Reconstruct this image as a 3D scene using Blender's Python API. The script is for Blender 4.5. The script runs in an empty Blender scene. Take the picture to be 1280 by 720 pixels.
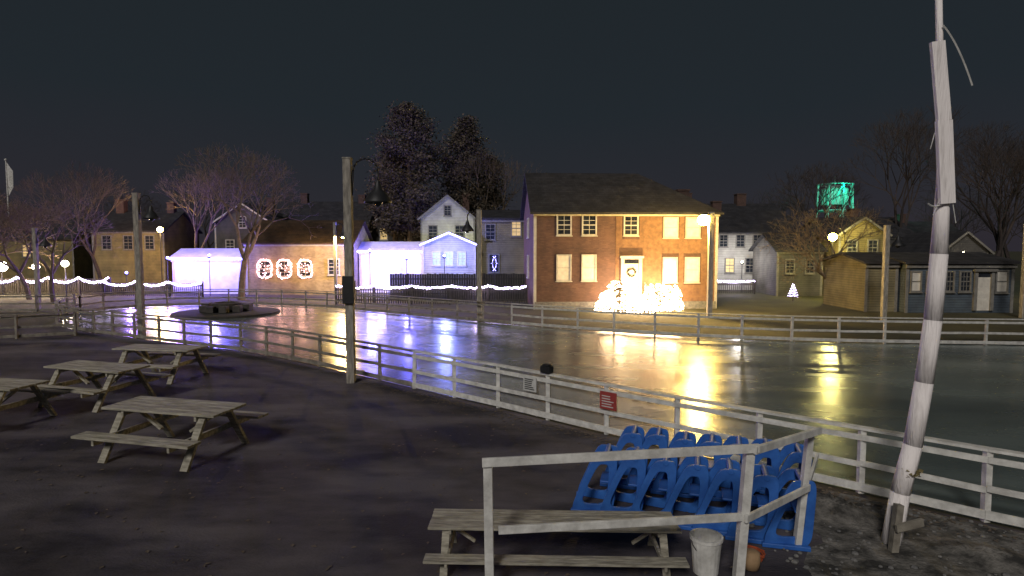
import bpy, math, random
from mathutils import Vector, Matrix
R = random.Random(7)
scene = bpy.context.scene
scene.view_settings.view_transform = 'Standard'
try: scene.view_settings.look = 'None'
except Exception: pass
scene.view_settings.exposure = 0

# ------------------------------------------------------------------ materials
def mat(name, col, rough=.75, col2=None, scale=2.0, bump=.0, bscale=None, metal=0., emit=None, estr=0,
        pattern=None, alpha=1., stretch=(1,1,1), contrast=(.35,.65), spec=.4, rough2=None):
    m = bpy.data.materials.new(name); m.use_nodes = True
    nt = m.node_tree; N = nt.nodes; L = nt.links
    b = N['Principled BSDF']
    b.inputs['Roughness'].default_value = rough
    b.inputs['Metallic'].default_value = metal
    b.inputs['Specular IOR Level'].default_value = spec
    tc = N.new('ShaderNodeTexCoord'); mp = N.new('ShaderNodeMapping')
    mp.inputs['Scale'].default_value = stretch
    L.new(tc.outputs['Object'], mp.inputs['Vector'])
    nz = N.new('ShaderNodeTexNoise'); nz.inputs['Scale'].default_value = scale
    nz.inputs['Detail'].default_value = 8; nz.inputs['Roughness'].default_value = .62
    L.new(mp.outputs[0], nz.inputs['Vector'])
    cr = N.new('ShaderNodeValToRGB')
    if col2 is None: col2 = tuple(c*.6 for c in col)
    cr.color_ramp.elements[0].position = contrast[0]; cr.color_ramp.elements[1].position = contrast[1]
    cr.color_ramp.elements[0].color = (*col2, 1); cr.color_ramp.elements[1].color = (*col, 1)
    L.new(nz.outputs['Fac'], cr.inputs[0])
    out = cr.outputs[0]; hsrc = nz.outputs['Fac']
    if pattern:
        sx = N.new('ShaderNodeSeparateXYZ'); L.new(tc.outputs['Object'], sx.inputs[0])
        if pattern == 'clap':
            mu = N.new('ShaderNodeMath'); mu.operation='MULTIPLY'; mu.inputs[1].default_value = 6.5
            L.new(sx.outputs['Z'], mu.inputs[0])
            fr = N.new('ShaderNodeMath'); fr.operation='FRACT'; L.new(mu.outputs[0], fr.inputs[0])
            r2 = N.new('ShaderNodeValToRGB')
            r2.color_ramp.elements[0].position=.0; r2.color_ramp.elements[0].color=(.35,.35,.35,1)
            r2.color_ramp.elements[1].position=.3; r2.color_ramp.elements[1].color=(1,1,1,1)
            L.new(fr.outputs[0], r2.inputs[0])
            mx = N.new('ShaderNodeMixRGB'); mx.blend_type='MULTIPLY'; mx.inputs[0].default_value=.8
            L.new(out, mx.inputs[1]); L.new(r2.outputs[0], mx.inputs[2]); out = mx.outputs[0]
            hsrc = r2.outputs[0]
        if pattern in ('brick','shingle'):
            ad = N.new('ShaderNodeMath'); ad.operation='ADD'
            L.new(sx.outputs['X'], ad.inputs[0]); L.new(sx.outputs['Y'], ad.inputs[1])
            cb = N.new('ShaderNodeCombineXYZ')
            L.new(sx.outputs['X'] if pattern=='shingle' else ad.outputs[0], cb.inputs[0])
            L.new(sx.outputs['Z'], cb.inputs[1])
            bk = N.new('ShaderNodeTexBrick'); bk.inputs['Scale'].default_value = 1.0
            bk.inputs['Brick Width'].default_value = .24 if pattern=='brick' else .4
            bk.inputs['Row Height'].default_value = .085 if pattern=='brick' else .14
            bk.inputs['Mortar Size'].default_value = .012
            bk.inputs['Color1'].default_value=(1,1,1,1); bk.inputs['Color2'].default_value=(.62,.6,.6,1)
            bk.inputs['Mortar'].default_value=(.7,.72,.72,1) if pattern=='brick' else (.3,.3,.3,1)
            L.new(cb.outputs[0], bk.inputs['Vector'])
            mx = N.new('ShaderNodeMixRGB'); mx.blend_type='MULTIPLY'; mx.inputs[0].default_value=.85
            L.new(out, mx.inputs[1]); L.new(bk.outputs['Color'], mx.inputs[2]); out = mx.outputs[0]
    L.new(out, b.inputs['Base Color'])
    if rough2 is not None:
        mr = N.new('ShaderNodeMapRange'); mr.inputs[1].default_value=.4; mr.inputs[2].default_value=.6
        mr.inputs[3].default_value=rough2; mr.inputs[4].default_value=rough
        L.new(nz.outputs['Fac'], mr.inputs[0]); L.new(mr.outputs[0], b.inputs['Roughness'])
    if bump:
        bp = N.new('ShaderNodeBump'); bp.inputs['Strength'].default_value = bump; bp.inputs['Distance'].default_value=.03
        if bscale:
            n2 = N.new('ShaderNodeTexNoise'); n2.inputs['Scale'].default_value = bscale; n2.inputs['Detail'].default_value=5
            L.new(mp.outputs[0], n2.inputs['Vector']); hsrc = n2.outputs['Fac']
        L.new(hsrc, bp.inputs['Height']); L.new(bp.outputs[0], b.inputs['Normal'])
    if emit:
        b.inputs['Emission Color'].default_value = (*emit,1); b.inputs['Emission Strength'].default_value = estr
        try: m.cycles.emission_sampling = 'NONE'
        except Exception: pass
    if alpha < 1: b.inputs['Alpha'].default_value = alpha
    return m

M = {}
M['ground'] = mat('ground_grass', (.07,.065,.03), .95, (.022,.022,.014), .35, .6, 14, contrast=(.3,.7))
M['yard'] = mat('asphalt', (.112,.098,.108), .95, (.026,.023,.028), .45, .6, 30, stretch=(.6,1.5,1), contrast=(.40,.62), rough2=.75, spec=.25)
M['gravel'] = mat('gravel', (.22,.205,.185), .95, (.035,.033,.03), 3.2, 1.0, 22, contrast=(.38,.66))
M['white'] = mat('white_paint', (.74,.73,.69), .6, (.46,.45,.42), 5, .2, 30)
M['whitefar'] = mat('white_paint_far', (.5,.49,.46), .7, (.3,.29,.27), 5, .2, 30)  # darker version of the white paint, used on the far fence
M['weather_dimmed'] = mat('weathered_dimmed_wood', (.27,.245,.2), .8, (.12,.105,.085), 4, .3, 30)  # weathered wood for stakes; on left fence a dim colour painting in weaker light
M['darkwood'] = mat('dark_wood', (.07,.062,.055), .9, (.035,.03,.028), 4)
M['wood'] = mat('picnic_wood', (.44,.41,.33), .8, (.17,.155,.12), 3, .4, 20, stretch=(1,6,6))
M['post'] = mat('lamp_post_wood', (.36,.33,.28), .85, (.16,.145,.125), 3, .4, 20, stretch=(5,5,1))
M['birch'] = mat('bleached_wood', (.92,.86,.84), .8, (.62,.57,.55), 3.5, .5, 12, stretch=(5,5,.5), contrast=(.3,.5))
M['bark'] = mat('bark', (.16,.115,.08), .95, (.07,.055,.04), 4)
M['barkfar'] = mat('bark_far', (.06,.045,.04), .95, (.035,.028,.026), 1)
M['black'] = mat('black_metal', (.02,.02,.022), .5, (.012,.012,.013), 4)
M['brick'] = mat('brown_brick', (.135,.072,.055), .85, (.085,.048,.04), 1.2, .3, None, pattern='brick')
M['roof'] = mat('slate_roof', (.045,.043,.048), .85, (.02,.02,.024), 1.5, .3, None, pattern='shingle')
M['roofbrown'] = mat('brown_roof', (.11,.065,.035), .85, (.05,.032,.02), 1.5, .3, None, pattern='shingle')
M['clapwhite'] = mat('white_clapboard', (.42,.41,.37), .75, (.28,.27,.25), 1, .4, None, pattern='clap')
M['clapdim'] = mat('dim_clapboard', (.095,.09,.085), .8, (.05,.048,.046), 1, .4, None, pattern='clap')  # clapboard darkened in colour for the weak light among far houses
M['clapyel'] = mat('yellow_clapboard', (.24,.19,.08), .8, (.13,.11,.05), 1, .4, None, pattern='clap')
M['clapblue'] = mat('blue_grey_clapboard', (.085,.11,.135), .8, (.05,.062,.08), 1, .4, None, pattern='clap')
M['beige'] = mat('beige_clapboard', (.2,.175,.105), .8, (.12,.105,.065), 1, .4, None, pattern='clap')
M['tanbrick'] = mat('tan_brick', (.46,.36,.2), .85, (.3,.23,.13), 1.4, .3, None, pattern='brick')
M['canvas'] = mat('canvas', (.78,.78,.8), .8, (.6,.6,.64), 1.5, .2, 4)
M['trim'] = mat('trim_paint', (.5,.48,.43), .6, (.36,.34,.31), 4)
M['trimdim'] = mat('trim_paint_dimmed', (.2,.19,.175), .7, (.12,.115,.105), 4)  # trim paint darkened to stand in for weaker light on background houses
M['glass'] = mat('window_glass', (.03,.035,.045), .12, (.012,.014,.02), 2, spec=.7)
M['blind'] = mat('window_blind', (.66,.62,.54), .8, (.52,.48,.42), 3)
M['litwin'] = mat('lit_window', (.5,.4,.2), .6, None, 2, emit=(1,.66,.25), estr=.5)
M['pane_blue'] = mat('lit_window_blue', (.3,.4,.8), .6, None, 2, emit=(.25,.3,1), estr=1.2)
M['blue'] = mat('blue_plastic', (.035,.15,.50), .5, (.018,.085,.34), 3, .1, 20, spec=.4)
M['red'] = mat('red_sign', (.35,.06,.05), .5, (.28,.04,.04), 6)
M['signw'] = mat('sign_white', (.6,.6,.58), .5, (.5,.5,.48), 6)
M['net'] = mat('plexi_panel', (.6,.6,.58), .35, None, 6, alpha=.2)
M['chim'] = mat('chimney_brick', (.13,.075,.06), .9, (.08,.05,.04), 2, pattern='brick')
M['leafa'] = mat('needle_dark', (.06,.05,.036), .9, (.035,.03,.022), 1)
M['leafb'] = mat('needle_mid', (.11,.085,.062), .9, (.07,.055,.04), 1)
M['leafc'] = mat('needle_light', (.15,.115,.085), .9, (.1,.078,.058), 1)
M['hedge'] = mat('dark_stockade', (.035,.033,.03), .9, (.018,.017,.016), 2)
M['bulbwarm'] = mat('bulb_warm', (1,.8,.5), .5, None, 1, emit=(1,.72,.42), estr=26)
M['bulbwhite'] = mat('bulb_white', (1,1,1), .5, None, 1, emit=(.72,.6,1), estr=14)
M['bulbpink'] = mat('bulb_pink', (1,.8,.8), .5, None, 1, emit=(1,.5,.5), estr=7)
M['bulbblue'] = mat('bulb_blue', (.4,.5,1), .5, None, 1, emit=(.25,.23,1), estr=30)
M['lampyel'] = mat('lamp_yellow', (1,.9,.4), .5, None, 1, emit=(1,.66,.12), estr=130)
M['lampwhite'] = mat('lamp_white', (1,1,.9), .5, None, 1, emit=(1,.88,.6), estr=40)
M['lampgreen'] = mat('lamp_lime', (.8,1,.4), .5, None, 1, emit=(1,.84,.2), estr=120)
M['tank'] = mat('tank_paint', (.35,.5,.45), .6, (.2,.3,.27), 2)
M['orange'] = mat('orange_cord', (.45,.09,.03), .6)
M['tan'] = mat('tan_lid', (.4,.26,.14), .8)
M['stone'] = mat('stone', (.22,.21,.2), .9, (.1,.1,.1), 6, .5, 20)
M['siding'] = mat('stained_siding', (.23,.125,.07), .75, (.13,.07,.045), 3, .2, 20)

def ice_mat():
    m = bpy.data.materials.new('ice'); m.use_nodes=True
    nt=m.node_tree; N=nt.nodes; L=nt.links; b=N['Principled BSDF']
    tc=N.new('ShaderNodeTexCoord')
    mp=N.new('ShaderNodeMapping'); mp.inputs['Scale'].default_value=(.7,1.5,1); mp.inputs['Rotation'].default_value=(0,0,.35)
    L.new(tc.outputs['Object'], mp.inputs['Vector'])
    n=N.new('ShaderNodeTexNoise'); n.inputs['Scale'].default_value=.24; n.inputs['Detail'].default_value=8
    L.new(mp.outputs[0], n.inputs['Vector'])
    cr=N.new('ShaderNodeValToRGB')
    cr.color_ramp.elements[0].position=.34; cr.color_ramp.elements[0].color=(.062,.08,.077,1)
    cr.color_ramp.elements[1].position=.68; cr.color_ramp.elements[1].color=(.15,.185,.175,1)
    L.new(n.outputs['Fac'], cr.inputs[0]); L.new(cr.outputs[0], b.inputs['Base Color'])
    mr=N.new('ShaderNodeMapRange'); mr.inputs[1].default_value=.35; mr.inputs[2].default_value=.65
    mr.inputs[3].default_value=.19; mr.inputs[4].default_value=.30
    n3=N.new('ShaderNodeTexNoise'); n3.inputs['Scale'].default_value=.6; n3.inputs['Detail'].default_value=6
    L.new(mp.outputs[0], n3.inputs['Vector'])
    L.new(n3.outputs['Fac'], mr.inputs[0]); L.new(mr.outputs[0], b.inputs['Roughness'])
    n2=N.new('ShaderNodeTexNoise'); n2.inputs['Scale'].default_value=5; n2.inputs['Detail'].default_value=5
    L.new(tc.outputs['Object'], n2.inputs['Vector'])
    bp=N.new('ShaderNodeBump'); bp.inputs['Strength'].default_value=.2; bp.inputs['Distance'].default_value=.02
    L.new(n2.outputs['Fac'], bp.inputs['Height']); L.new(bp.outputs[0], b.inputs['Normal'])
    b.inputs['Specular IOR Level'].default_value=.9
    b.inputs['IOR'].default_value=1.5
    return m
M['ice'] = ice_mat()

# ------------------------------------------------------------------ mesh builder
class MB:
    def __init__(s): s.v=[]; s.f=[]; s.m=[]
    def add(s, vs, fs, m=0):
        o=len(s.v); s.v += [tuple(v) for v in vs]
        for f in fs: s.f.append([i+o for i in f]); s.m.append(m)
    def box(s,x0,x1,y0,y1,z0,z1,m=0):
        s.add([(x0,y0,z0),(x1,y0,z0),(x1,y1,z0),(x0,y1,z0),(x0,y0,z1),(x1,y0,z1),(x1,y1,z1),(x0,y1,z1)],
              [(0,3,2,1),(4,5,6,7),(0,1,5,4),(1,2,6,5),(2,3,7,6),(3,0,4,7)],m)
    def obox(s,o,u,n,x0,x1,d0,d1,z0,z1,m=0):
        o=Vector(o);u=Vector(u);n=Vector(n);z=Vector((0,0,1))
        P=lambda a,b,c: o+u*a+n*b+z*c
        s.add([P(x0,d0,z0),P(x1,d0,z0),P(x1,d1,z0),P(x0,d1,z0),P(x0,d0,z1),P(x1,d0,z1),P(x1,d1,z1),P(x0,d1,z1)],
              [(0,3,2,1),(4,5,6,7),(0,1,5,4),(1,2,6,5),(2,3,7,6),(3,0,4,7)],m)
    def beam(s,p,q,w,h,m=0,up=(0,0,1)):
        p=Vector(p);q=Vector(q);d=(q-p).normalized();up=Vector(up)
        if abs(d.dot(up))>.98: up=Vector((0,1,0))
        a=d.cross(up).normalized()*w/2; b=a.cross(d).normalized()*h/2
        s.add([p-a-b,p+a-b,p+a+b,p-a+b,q-a-b,q+a-b,q+a+b,q-a+b],
              [(0,1,2,3),(7,6,5,4),(0,4,5,1),(1,5,6,2),(2,6,7,3),(3,7,4,0)],m)
    def tube(s,p,q,r1,r2,n=6,m=0,cap=True):
        p=Vector(p);q=Vector(q);d=(q-p)
        if d.length<1e-6: return
        d.normalize(); up=Vector((0,0,1)) if abs(d.z)<.95 else Vector((1,0,0))
        a=d.cross(up).normalized(); b=a.cross(d)
        vs=[]
        for c,r in ((p,r1),(q,r2)):
            for i in range(n):
                t=2*math.pi*i/n; vs.append(c+a*(r*math.cos(t))+b*(r*math.sin(t)))
        fs=[(i,i+n,(i+1)%n+n,(i+1)%n) for i in range(n)]
        if cap: fs+= [tuple(range(n)),tuple(range(2*n-1,n-1,-1))]
        s.add(vs,fs,m)
    def chain(s,pts,rs,n=6,m=0):
        for i in range(len(pts)-1): s.tube(pts[i],pts[i+1],rs[i],rs[i+1],n,m)
    def ball(s,c,r,m=0,n=8,k=5,sz=1.):
        vs=[];fs=[]
        for j in range(k+1):
            ph=math.pi*j/k
            for i in range(n):
                t=2*math.pi*i/n
                vs.append((c[0]+r*math.sin(ph)*math.cos(t),c[1]+r*math.sin(ph)*math.sin(t),c[2]+sz*r*math.cos(ph)))
        for j in range(k):
            for i in range(n): fs.append((j*n+i,(j+1)*n+i,(j+1)*n+(i+1)%n,j*n+(i+1)%n))
        s.add(vs,fs,m)
    def oct(s,c,r,m=0):
        x,y,z=c
        s.add([(x+r,y,z),(x-r,y,z),(x,y+r,z),(x,y-r,z),(x,y,z+r),(x,y,z-r)],
              [(0,2,4),(2,1,4),(1,3,4),(3,0,4),(2,0,5),(1,2,5),(3,1,5),(0,3,5)],m)
    def slab(s,pts,t,m=0):
        n=len(pts)
        vs=[Vector(p) for p in pts]+[Vector(p)-Vector((0,0,t)) for p in pts]
        fs=[tuple(range(n)),tuple(range(2*n-1,n-1,-1))]+[(i,i+n,(i+1)%n+n,(i+1)%n) for i in range(n)]
        s.add(vs,fs,m)
    def poly(s,pts,m=0): s.add(pts,[tuple(range(len(pts)))],m)
    def lathe(s,c,prof,n=16,m=0):
        vs=[];fs=[]
        for r,z in prof:
            for i in range(n):
                t=2*math.pi*i/n; vs.append((c[0]+r*math.cos(t),c[1]+r*math.sin(t),c[2]+z))
        for j in range(len(prof)-1):
            for i in range(n): fs.append((j*n+i,j*n+(i+1)%n,(j+1)*n+(i+1)%n,(j+1)*n+i))
        s.add(vs,fs,m)
    def leaf(s,c,r,m=0,rg=R):
        a=Vector((rg.gauss(0,1),rg.gauss(0,1),rg.gauss(0,.6))).normalized()
        b=a.cross(Vector((rg.gauss(0,1),rg.gauss(0,1),rg.gauss(0,1)))).normalized()
        c=Vector(c); s.add([c+a*r,c+b*r*.5,c-a*r*.9,c-b*r*.6],[(0,1,2,3)],m)

def ob(name, mb, mats, parent=None, smooth=False, bevel=0, loc=None, rot=0):
    me=bpy.data.meshes.new(name); me.from_pydata(mb.v,[],mb.f)
    for k in mats: me.materials.append(M[k] if isinstance(k,str) else k)
    me.polygons.foreach_set('material_index', mb.m)
    if smooth: me.polygons.foreach_set('use_smooth',[True]*len(me.polygons))
    me.update()
    o=bpy.data.objects.new(name,me); scene.collection.objects.link(o)
    if parent: o.parent=parent
    if loc: o.location=loc
    if rot: o.rotation_euler[2]=rot
    if bevel:
        bv=o.modifiers.new('bevel','BEVEL'); bv.width=bevel; bv.segments=2; bv.limit_method='ANGLE'
    return o
def empty(name, loc=(0,0,0), rot=0):
    e=bpy.data.objects.new(name,None); scene.collection.objects.link(e)
    e.location=loc; e.rotation_euler[2]=rot; e.empty_display_size=.2
    return e
def plight(name, loc, power, col, r=.08, parent=None):
    l=bpy.data.lights.new(name,'POINT'); l.energy=power; l.color=col; l.shadow_soft_size=r
    o=bpy.data.objects.new(name,l); scene.collection.objects.link(o); o.location=loc
    if parent: o.parent=parent
    return o

# ------------------------------------------------------------------ curves
def smooth_path(P, step):
    pts=[Vector((p[0],p[1],0)) for p in P]; out=[]
    for i in range(len(pts)-1):
        p0=pts[max(i-1,0)];p1=pts[i];p2=pts[i+1];p3=pts[min(i+2,len(pts)-1)]
        for k in range(20):
            t=k/20
            out.append(.5*((2*p1)+(-p0+p2)*t+(2*p0-5*p1+4*p2-p3)*t*t+(-p0+3*p1-3*p2+p3)*t**3))
    out.append(pts[-1])
    if not step: return out
    res=[out[0]]; acc=0
    for a,b in zip(out,out[1:]):
        acc+=(b-a).length
        if acc>=step: res.append(b); acc=0
    return res

near=[(-26.0,36.6),(-25.4,34.4),(-23.4,31.2),(-20.3,28.6),(-15.7,26),(-10.1,22.9),(-7.2,20.8),(-5.0,18.95),(-2.42,16.7),(-.87,15.4),(.91,13.8),(2.46,12.4),
      (3.85,11.2),(5.3,10.0),(6.9,8.65),(9.5,6.7),(13,4.4)]
far=[(-26.0,36.6),(-25.7,38.6),(-23.5,40.6),(-18.6,41.7),(-12.6,40),(-8.3,37.1),(-4.5,34.2),(-.83,31.7),(2.3,29.6),(5.8,27.7),(9.1,26.3),
     (13.6,25.2),(20.5,24.4),(32,23.4)]

g=MB(); g.poly([(-400,-60,0),(400,-60,0),(400,600,0),(-400,600,0)]); ob('ground',g,['ground'])
np_=smooth_path(near,0); fp=smooth_path(far,0)
ring=[(p.x,p.y,.008) for p in np_]+[(30,2,.008),(40,12,.008)]+[(p.x,p.y,.008) for p in reversed(fp[1:])]
g=MB(); g.poly(ring); ob('ice',g,['ice'])
yard=[(p.x-.05,p.y-.05,.004) for p in np_[40:]]+[(13,-20,.004),(-70,-20,.004),(-70,24,.004),(-30,28.5,.004)]
g=MB(); g.poly(yard); ob('asphalt_pavement',g,['yard'])
gp=[(3.4,6.2),(3.7,7.4),(4.3,8.4),(4.6,9.2),(5.2,9.75),(6.6,8.65),(9.2,6.6),(12.5,4.4),(12,0),(5,0),(3.2,3),(3.1,5)]
gp2=[]
for i in range(len(gp)):
    a=gp[i];b=gp[(i+1)%len(gp)]
    for k in range(6):
        t=k/6; j=.10 if 0<i<4 or i>9 else .0
        gp2.append((a[0]+(b[0]-a[0])*t+R.uniform(-j,j),a[1]+(b[1]-a[1])*t+R.uniform(-j,j),.012))
g=MB(); g.poly(gp2); ob('gravel',g,['gravel'])
g=MB()
for i in range(800):
    x=R.uniform(3.4,8.5); y=R.uniform(4.5,9.2)
    if y > 10.0-(x-5.3)*.85-.2 and x>4.8: continue
    r=R.choice([.008,.012,.015,.02,.02,.03,.04])*R.uniform(.7,1.2)
    g.ball((x,y,.012+r*.3),r,0,6,4,.6)
ob('gravel_stones',g,['stone'])
g=MB(); n=22
for (mx_,my_,ax_,ay_,hh) in ((4.7,8.95,.95,.5,.24),(6.1,7.6,.8,.5,.12)):
    vs=[];fs=[]
    for j in range(n+1):
        for i in range(n+1):
            u=i/n*2-1;v=j/n*2-1; rr=min(1,math.hypot(u,v)); h=hh*(math.cos(rr*math.pi)+1)/2*(1+R.uniform(-.3,.3))
            vs.append((mx_+u*ax_,my_+v*ay_-u*.35,.014+h-(.01 if rr>=1 else 0)))
    for j in range(n):
        for i in range(n): fs.append((j*(n+1)+i,j*(n+1)+i+1,(j+1)*(n+1)+i+1,(j+1)*(n+1)+i))
    g.add(vs,fs)
ob('dirt_mound',g,['gravel'],smooth=True)
# fallen leaves: loose over the yard, thicker along the foot of the fence
g=MB()
def fleaf(x,y):
    a=R.uniform(0,6.28); r=R.uniform(.02,.05); z=.012+R.uniform(0,.01)
    g.add([(x+r*math.cos(a),y+r*math.sin(a),z),(x-r*math.sin(a)*.6,y+r*math.cos(a)*.6,z+.01),(x-r*math.cos(a),y-r*math.sin(a),z),(x+r*math.sin(a)*.6,y-r*math.cos(a)*.6,z+.006)],[(0,1,2,3)])
for i in range(1000): fleaf(R.uniform(-14,3),R.uniform(5.5,22))
for i in range(1600):
    p=R.choice(np_[90:]); fleaf(p.x-.1-abs(R.gauss(0,.25))+R.uniform(-.1,.05),p.y-.1-abs(R.gauss(0,.25)))
ob('fallen_leaves',g,['leafc'])

# ------------------------------------------------------------------ rink fence
def rail_fence(name, path, step, h=1.07, white_from=-3.0, panel=None, white='white'):
    P=smooth_path(path,step); e=empty(name)
    posts=MB(); rails=MB(); pan=MB()
    for i,p in enumerate(P):
        m=0 if p.x>white_from else 1  # left stretch takes the darker copy, weaker light put into the colour
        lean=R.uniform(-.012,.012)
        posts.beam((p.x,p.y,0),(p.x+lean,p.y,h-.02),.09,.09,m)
        if i+1<len(P):
            q=P[i+1]; d=(q-p).normalized(); off=Vector((d.y,-d.x,0))*.064
            jit=R.uniform(-.014,.014)
            rails.beam(p+Vector((0,0,h)),q+Vector((0,0,h)),.15,.04,m)
            rails.beam(p+off+Vector((0,0,.93)),q+off+Vector((0,0,.93)),.03,.09,m)
            rails.beam(p+off+Vector((0,0,.5+jit)),q+off+Vector((0,0,.5-jit)),.03,.09,m)
            rails.beam(p+off+Vector((0,0,.12)),q+off+Vector((0,0,.12)),.03,.13,m)
            if panel and panel[0]<p.x<panel[1]:
                pan.beam(p-off*.9+Vector((0,0,.52)),q-off*.9+Vector((0,0,.52)),.008,.9,0)
    ob('posts',posts,[white,'weather_dimmed'],e); ob('rails',rails,[white,'weather_dimmed'],e)
    if pan.v: ob('clear_panels',pan,['net'],e)
    return P,e
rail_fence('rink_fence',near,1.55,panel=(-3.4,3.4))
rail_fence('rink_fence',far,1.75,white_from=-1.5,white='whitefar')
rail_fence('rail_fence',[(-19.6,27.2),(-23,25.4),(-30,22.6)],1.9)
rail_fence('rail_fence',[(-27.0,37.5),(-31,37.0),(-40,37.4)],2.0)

e=empty('rink_rules_sign',(.42,14.08,0),-.72)
s=MB(); s.box(-.19,.19,-.012,.012,.62,.96,0); ob('board',s,['signw'],e)
s=MB()
for k in range(6): s.box(-.15,.15-R.uniform(0,.1),-.018,-.0125,.66+k*.046,.682+k*.046,0)
ob('lettering',s,['black'],e)
e=empty('warning_sign',(2.02,12.62,0),-.72)
s=MB(); s.box(-.2,.2,-.012,.012,.58,.95,0); ob('board',s,['red'],e)
s=MB()
for k in range(5): s.box(-.15,.15-R.uniform(0,.12),-.018,-.0125,.63+k*.055,.65+k*.055,0)
ob('lettering',s,['signw'],e)
e=empty('control_box',(.80,13.86,0),-.72)
s=MB(); s.box(-.13,.13,-.09,.09,1.1,1.26,0); s.box(-.09,.09,-.07,.07,1.26,1.30,0); ob('housing',s,['black'],e,bevel=.01)

# ------------------------------------------------------------------ picnic tables
def picnic(x,y,rot,S=1.25,Lm=2.0):
    e=empty('picnic_table',(x,y,.006),rot); e.scale=(S,S,S)
    t=MB()
    for k in range(5):
        y0=-.37+k*.15; t.box(-Lm/2+R.uniform(-.012,.012),Lm/2+R.uniform(-.012,.012),y0,y0+.138,.715+R.uniform(-.003,0),.75+R.uniform(-.003,.003))
    ob('table_top',t,['wood'],e,bevel=.004)
    b=MB()
    for sy in (-1,1):
        for k in range(2):
            y0=sy*.76-.13+k*.135; b.box(-Lm/2,Lm/2,y0,y0+.125,.42,.458)
    ob('benches',b,['wood'],e,bevel=.004)
    f=MB()
    for sx in (-1,1):
        X=sx*(Lm/2-.28)
        for sy in (-1,1):
            f.beam((X,sy*.24,.712),(X,sy*.66,0),.045,.12,0,up=(1,0,0))
        f.box(X-.07*sx-.02,X-.07*sx+.02,-.86,.86,.33,.419)
        f.box(X-.07*sx-.02,X-.07*sx+.02,-.34,.34,.63,.711)
        f.beam((X,0,.66),(X-sx*.45,0,.36),.06,.04)
    ob('a_frames',f,['wood'],e)
picnic(-6.5,11.6,-.24)
picnic(-10.65,15.5,-.30)
picnic(-10.7,18.4,-.15)
picnic(-11.9,13.6,-.2)
picnic(.52,7.47,-.03,.75,4.1)

# ------------------------------------------------------------------ skate aids
def loop(N,b0,b1,z0,z1,cx0,cx1,p=.45):
    out=[]
    for i in range(N):
        t=2*math.pi*i/N+math.pi/N
        c=math.copysign(abs(math.cos(t))**p,math.cos(t)); s_=math.copysign(abs(math.sin(t))**p,math.sin(t))
        z=(z0+z1)/2+s_*(z1-z0)/2; k=(z-z0)/(z1-z0)
        out.append((cx0+(cx1-cx0)*k + c*(b0+(b1-b0)*k), z))
    return out
def skate_aid(x,y,rot):
    e=empty('skating_aid',(x,y,.01),rot)
    N=32
    for sgn in (-1,1):
        o=loop(N,.33,.17,0,.90,-.10,.12,.36); i_=loop(N,.20,.085,.14,.74,-.075,.08,.5)
        s=MB(); T=.045
        def Y(xx): return sgn*(.33-.13*(xx+.4)/.8)
        vs=[]
        for dy in (-T/2,T/2):
            for lp in (o,i_):
                for (a,z) in lp: vs.append((a,Y(a)*(1-.18*z)+dy,z))
        fs=[]
        for k in range(N):
            k2=(k+1)%N
            fs.append((k,k2,N+k2,N+k)); fs.append((2*N+k2,2*N+k,3*N+k,3*N+k2))
            fs.append((k2,k,2*N+k,2*N+k2)); fs.append((N+k,N+k2,3*N+k2,3*N+k))
        s.add(vs,fs); ob('side_panel',s,['blue'],e,bevel=.008)
    s=MB()
    s.tube((.12,-.24,.87),(.12,.24,.87),.045,.045,10)
    s.box(.02,.20,-.2,.2,.44,.475)
    s.box(-.40,.20,-.36,-.29,0.0,.06); s.box(-.40,.20,.29,.36,0.0,.06)
    ob('handle_and_seat',s,['blue'],e,bevel=.01)
rowa=Vector((1.35,9.2,0)); rowb=Vector((3.80,8.15,0)); d=rowb-rowa; ang=math.atan2(d.y,d.x)
for k in range(7):
    p=rowa+d*k/6+Vector((0,R.uniform(-.04,.04),0)); skate_aid(p.x,p.y,ang+.12+R.uniform(-.06,.06))
rowa=Vector((1.95,10.2,0)); rowb=Vector((4.3,9.25,0)); d=rowb-rowa
for k in range(7):
    p=rowa+d*k/6+Vector((0,R.uniform(-.05,.05),0)); skate_aid(p.x,p.y,ang+.12+R.uniform(-.08,.08))

# ------------------------------------------------------------------ lumber pen in front
e=empty('lumber_barrier')
s=MB()
A=Vector((-.25,6.66,0));B=Vector((2.62,6.85,0));C=Vector((3.78,7.85,0))
s.beam(A,A+Vector((-.02,0,1.60)),.10,.13); s.beam(B,B+Vector((.10,0,1.68)),.10,.12); s.beam(C,C+Vector((.14,.02,1.58)),.08,.10)
ob('posts',s,['white'],e,bevel=.005)
s=MB()
s.beam(A+Vector((-.08,-.08,1.62)),B+Vector((.18,-.08,1.72)),.04,.10)
s.beam(A+Vector((.1,-.09,.86)),B+Vector((.0,-.08,.92)),.04,.09)
s.beam(B+Vector((.12,-.10,1.70)),C+Vector((.22,-.08,1.62)),.05,.09)
s.beam(B+Vector((.04,-.10,.90)),C+Vector((.10,-.08,.86)),.04,.09)
s.beam(C+Vector((.08,-.05,.80)),Vector((4.55,8.9,.9)),.04,.08)
ob('rails',s,['white'],e,bevel=.005)

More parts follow.
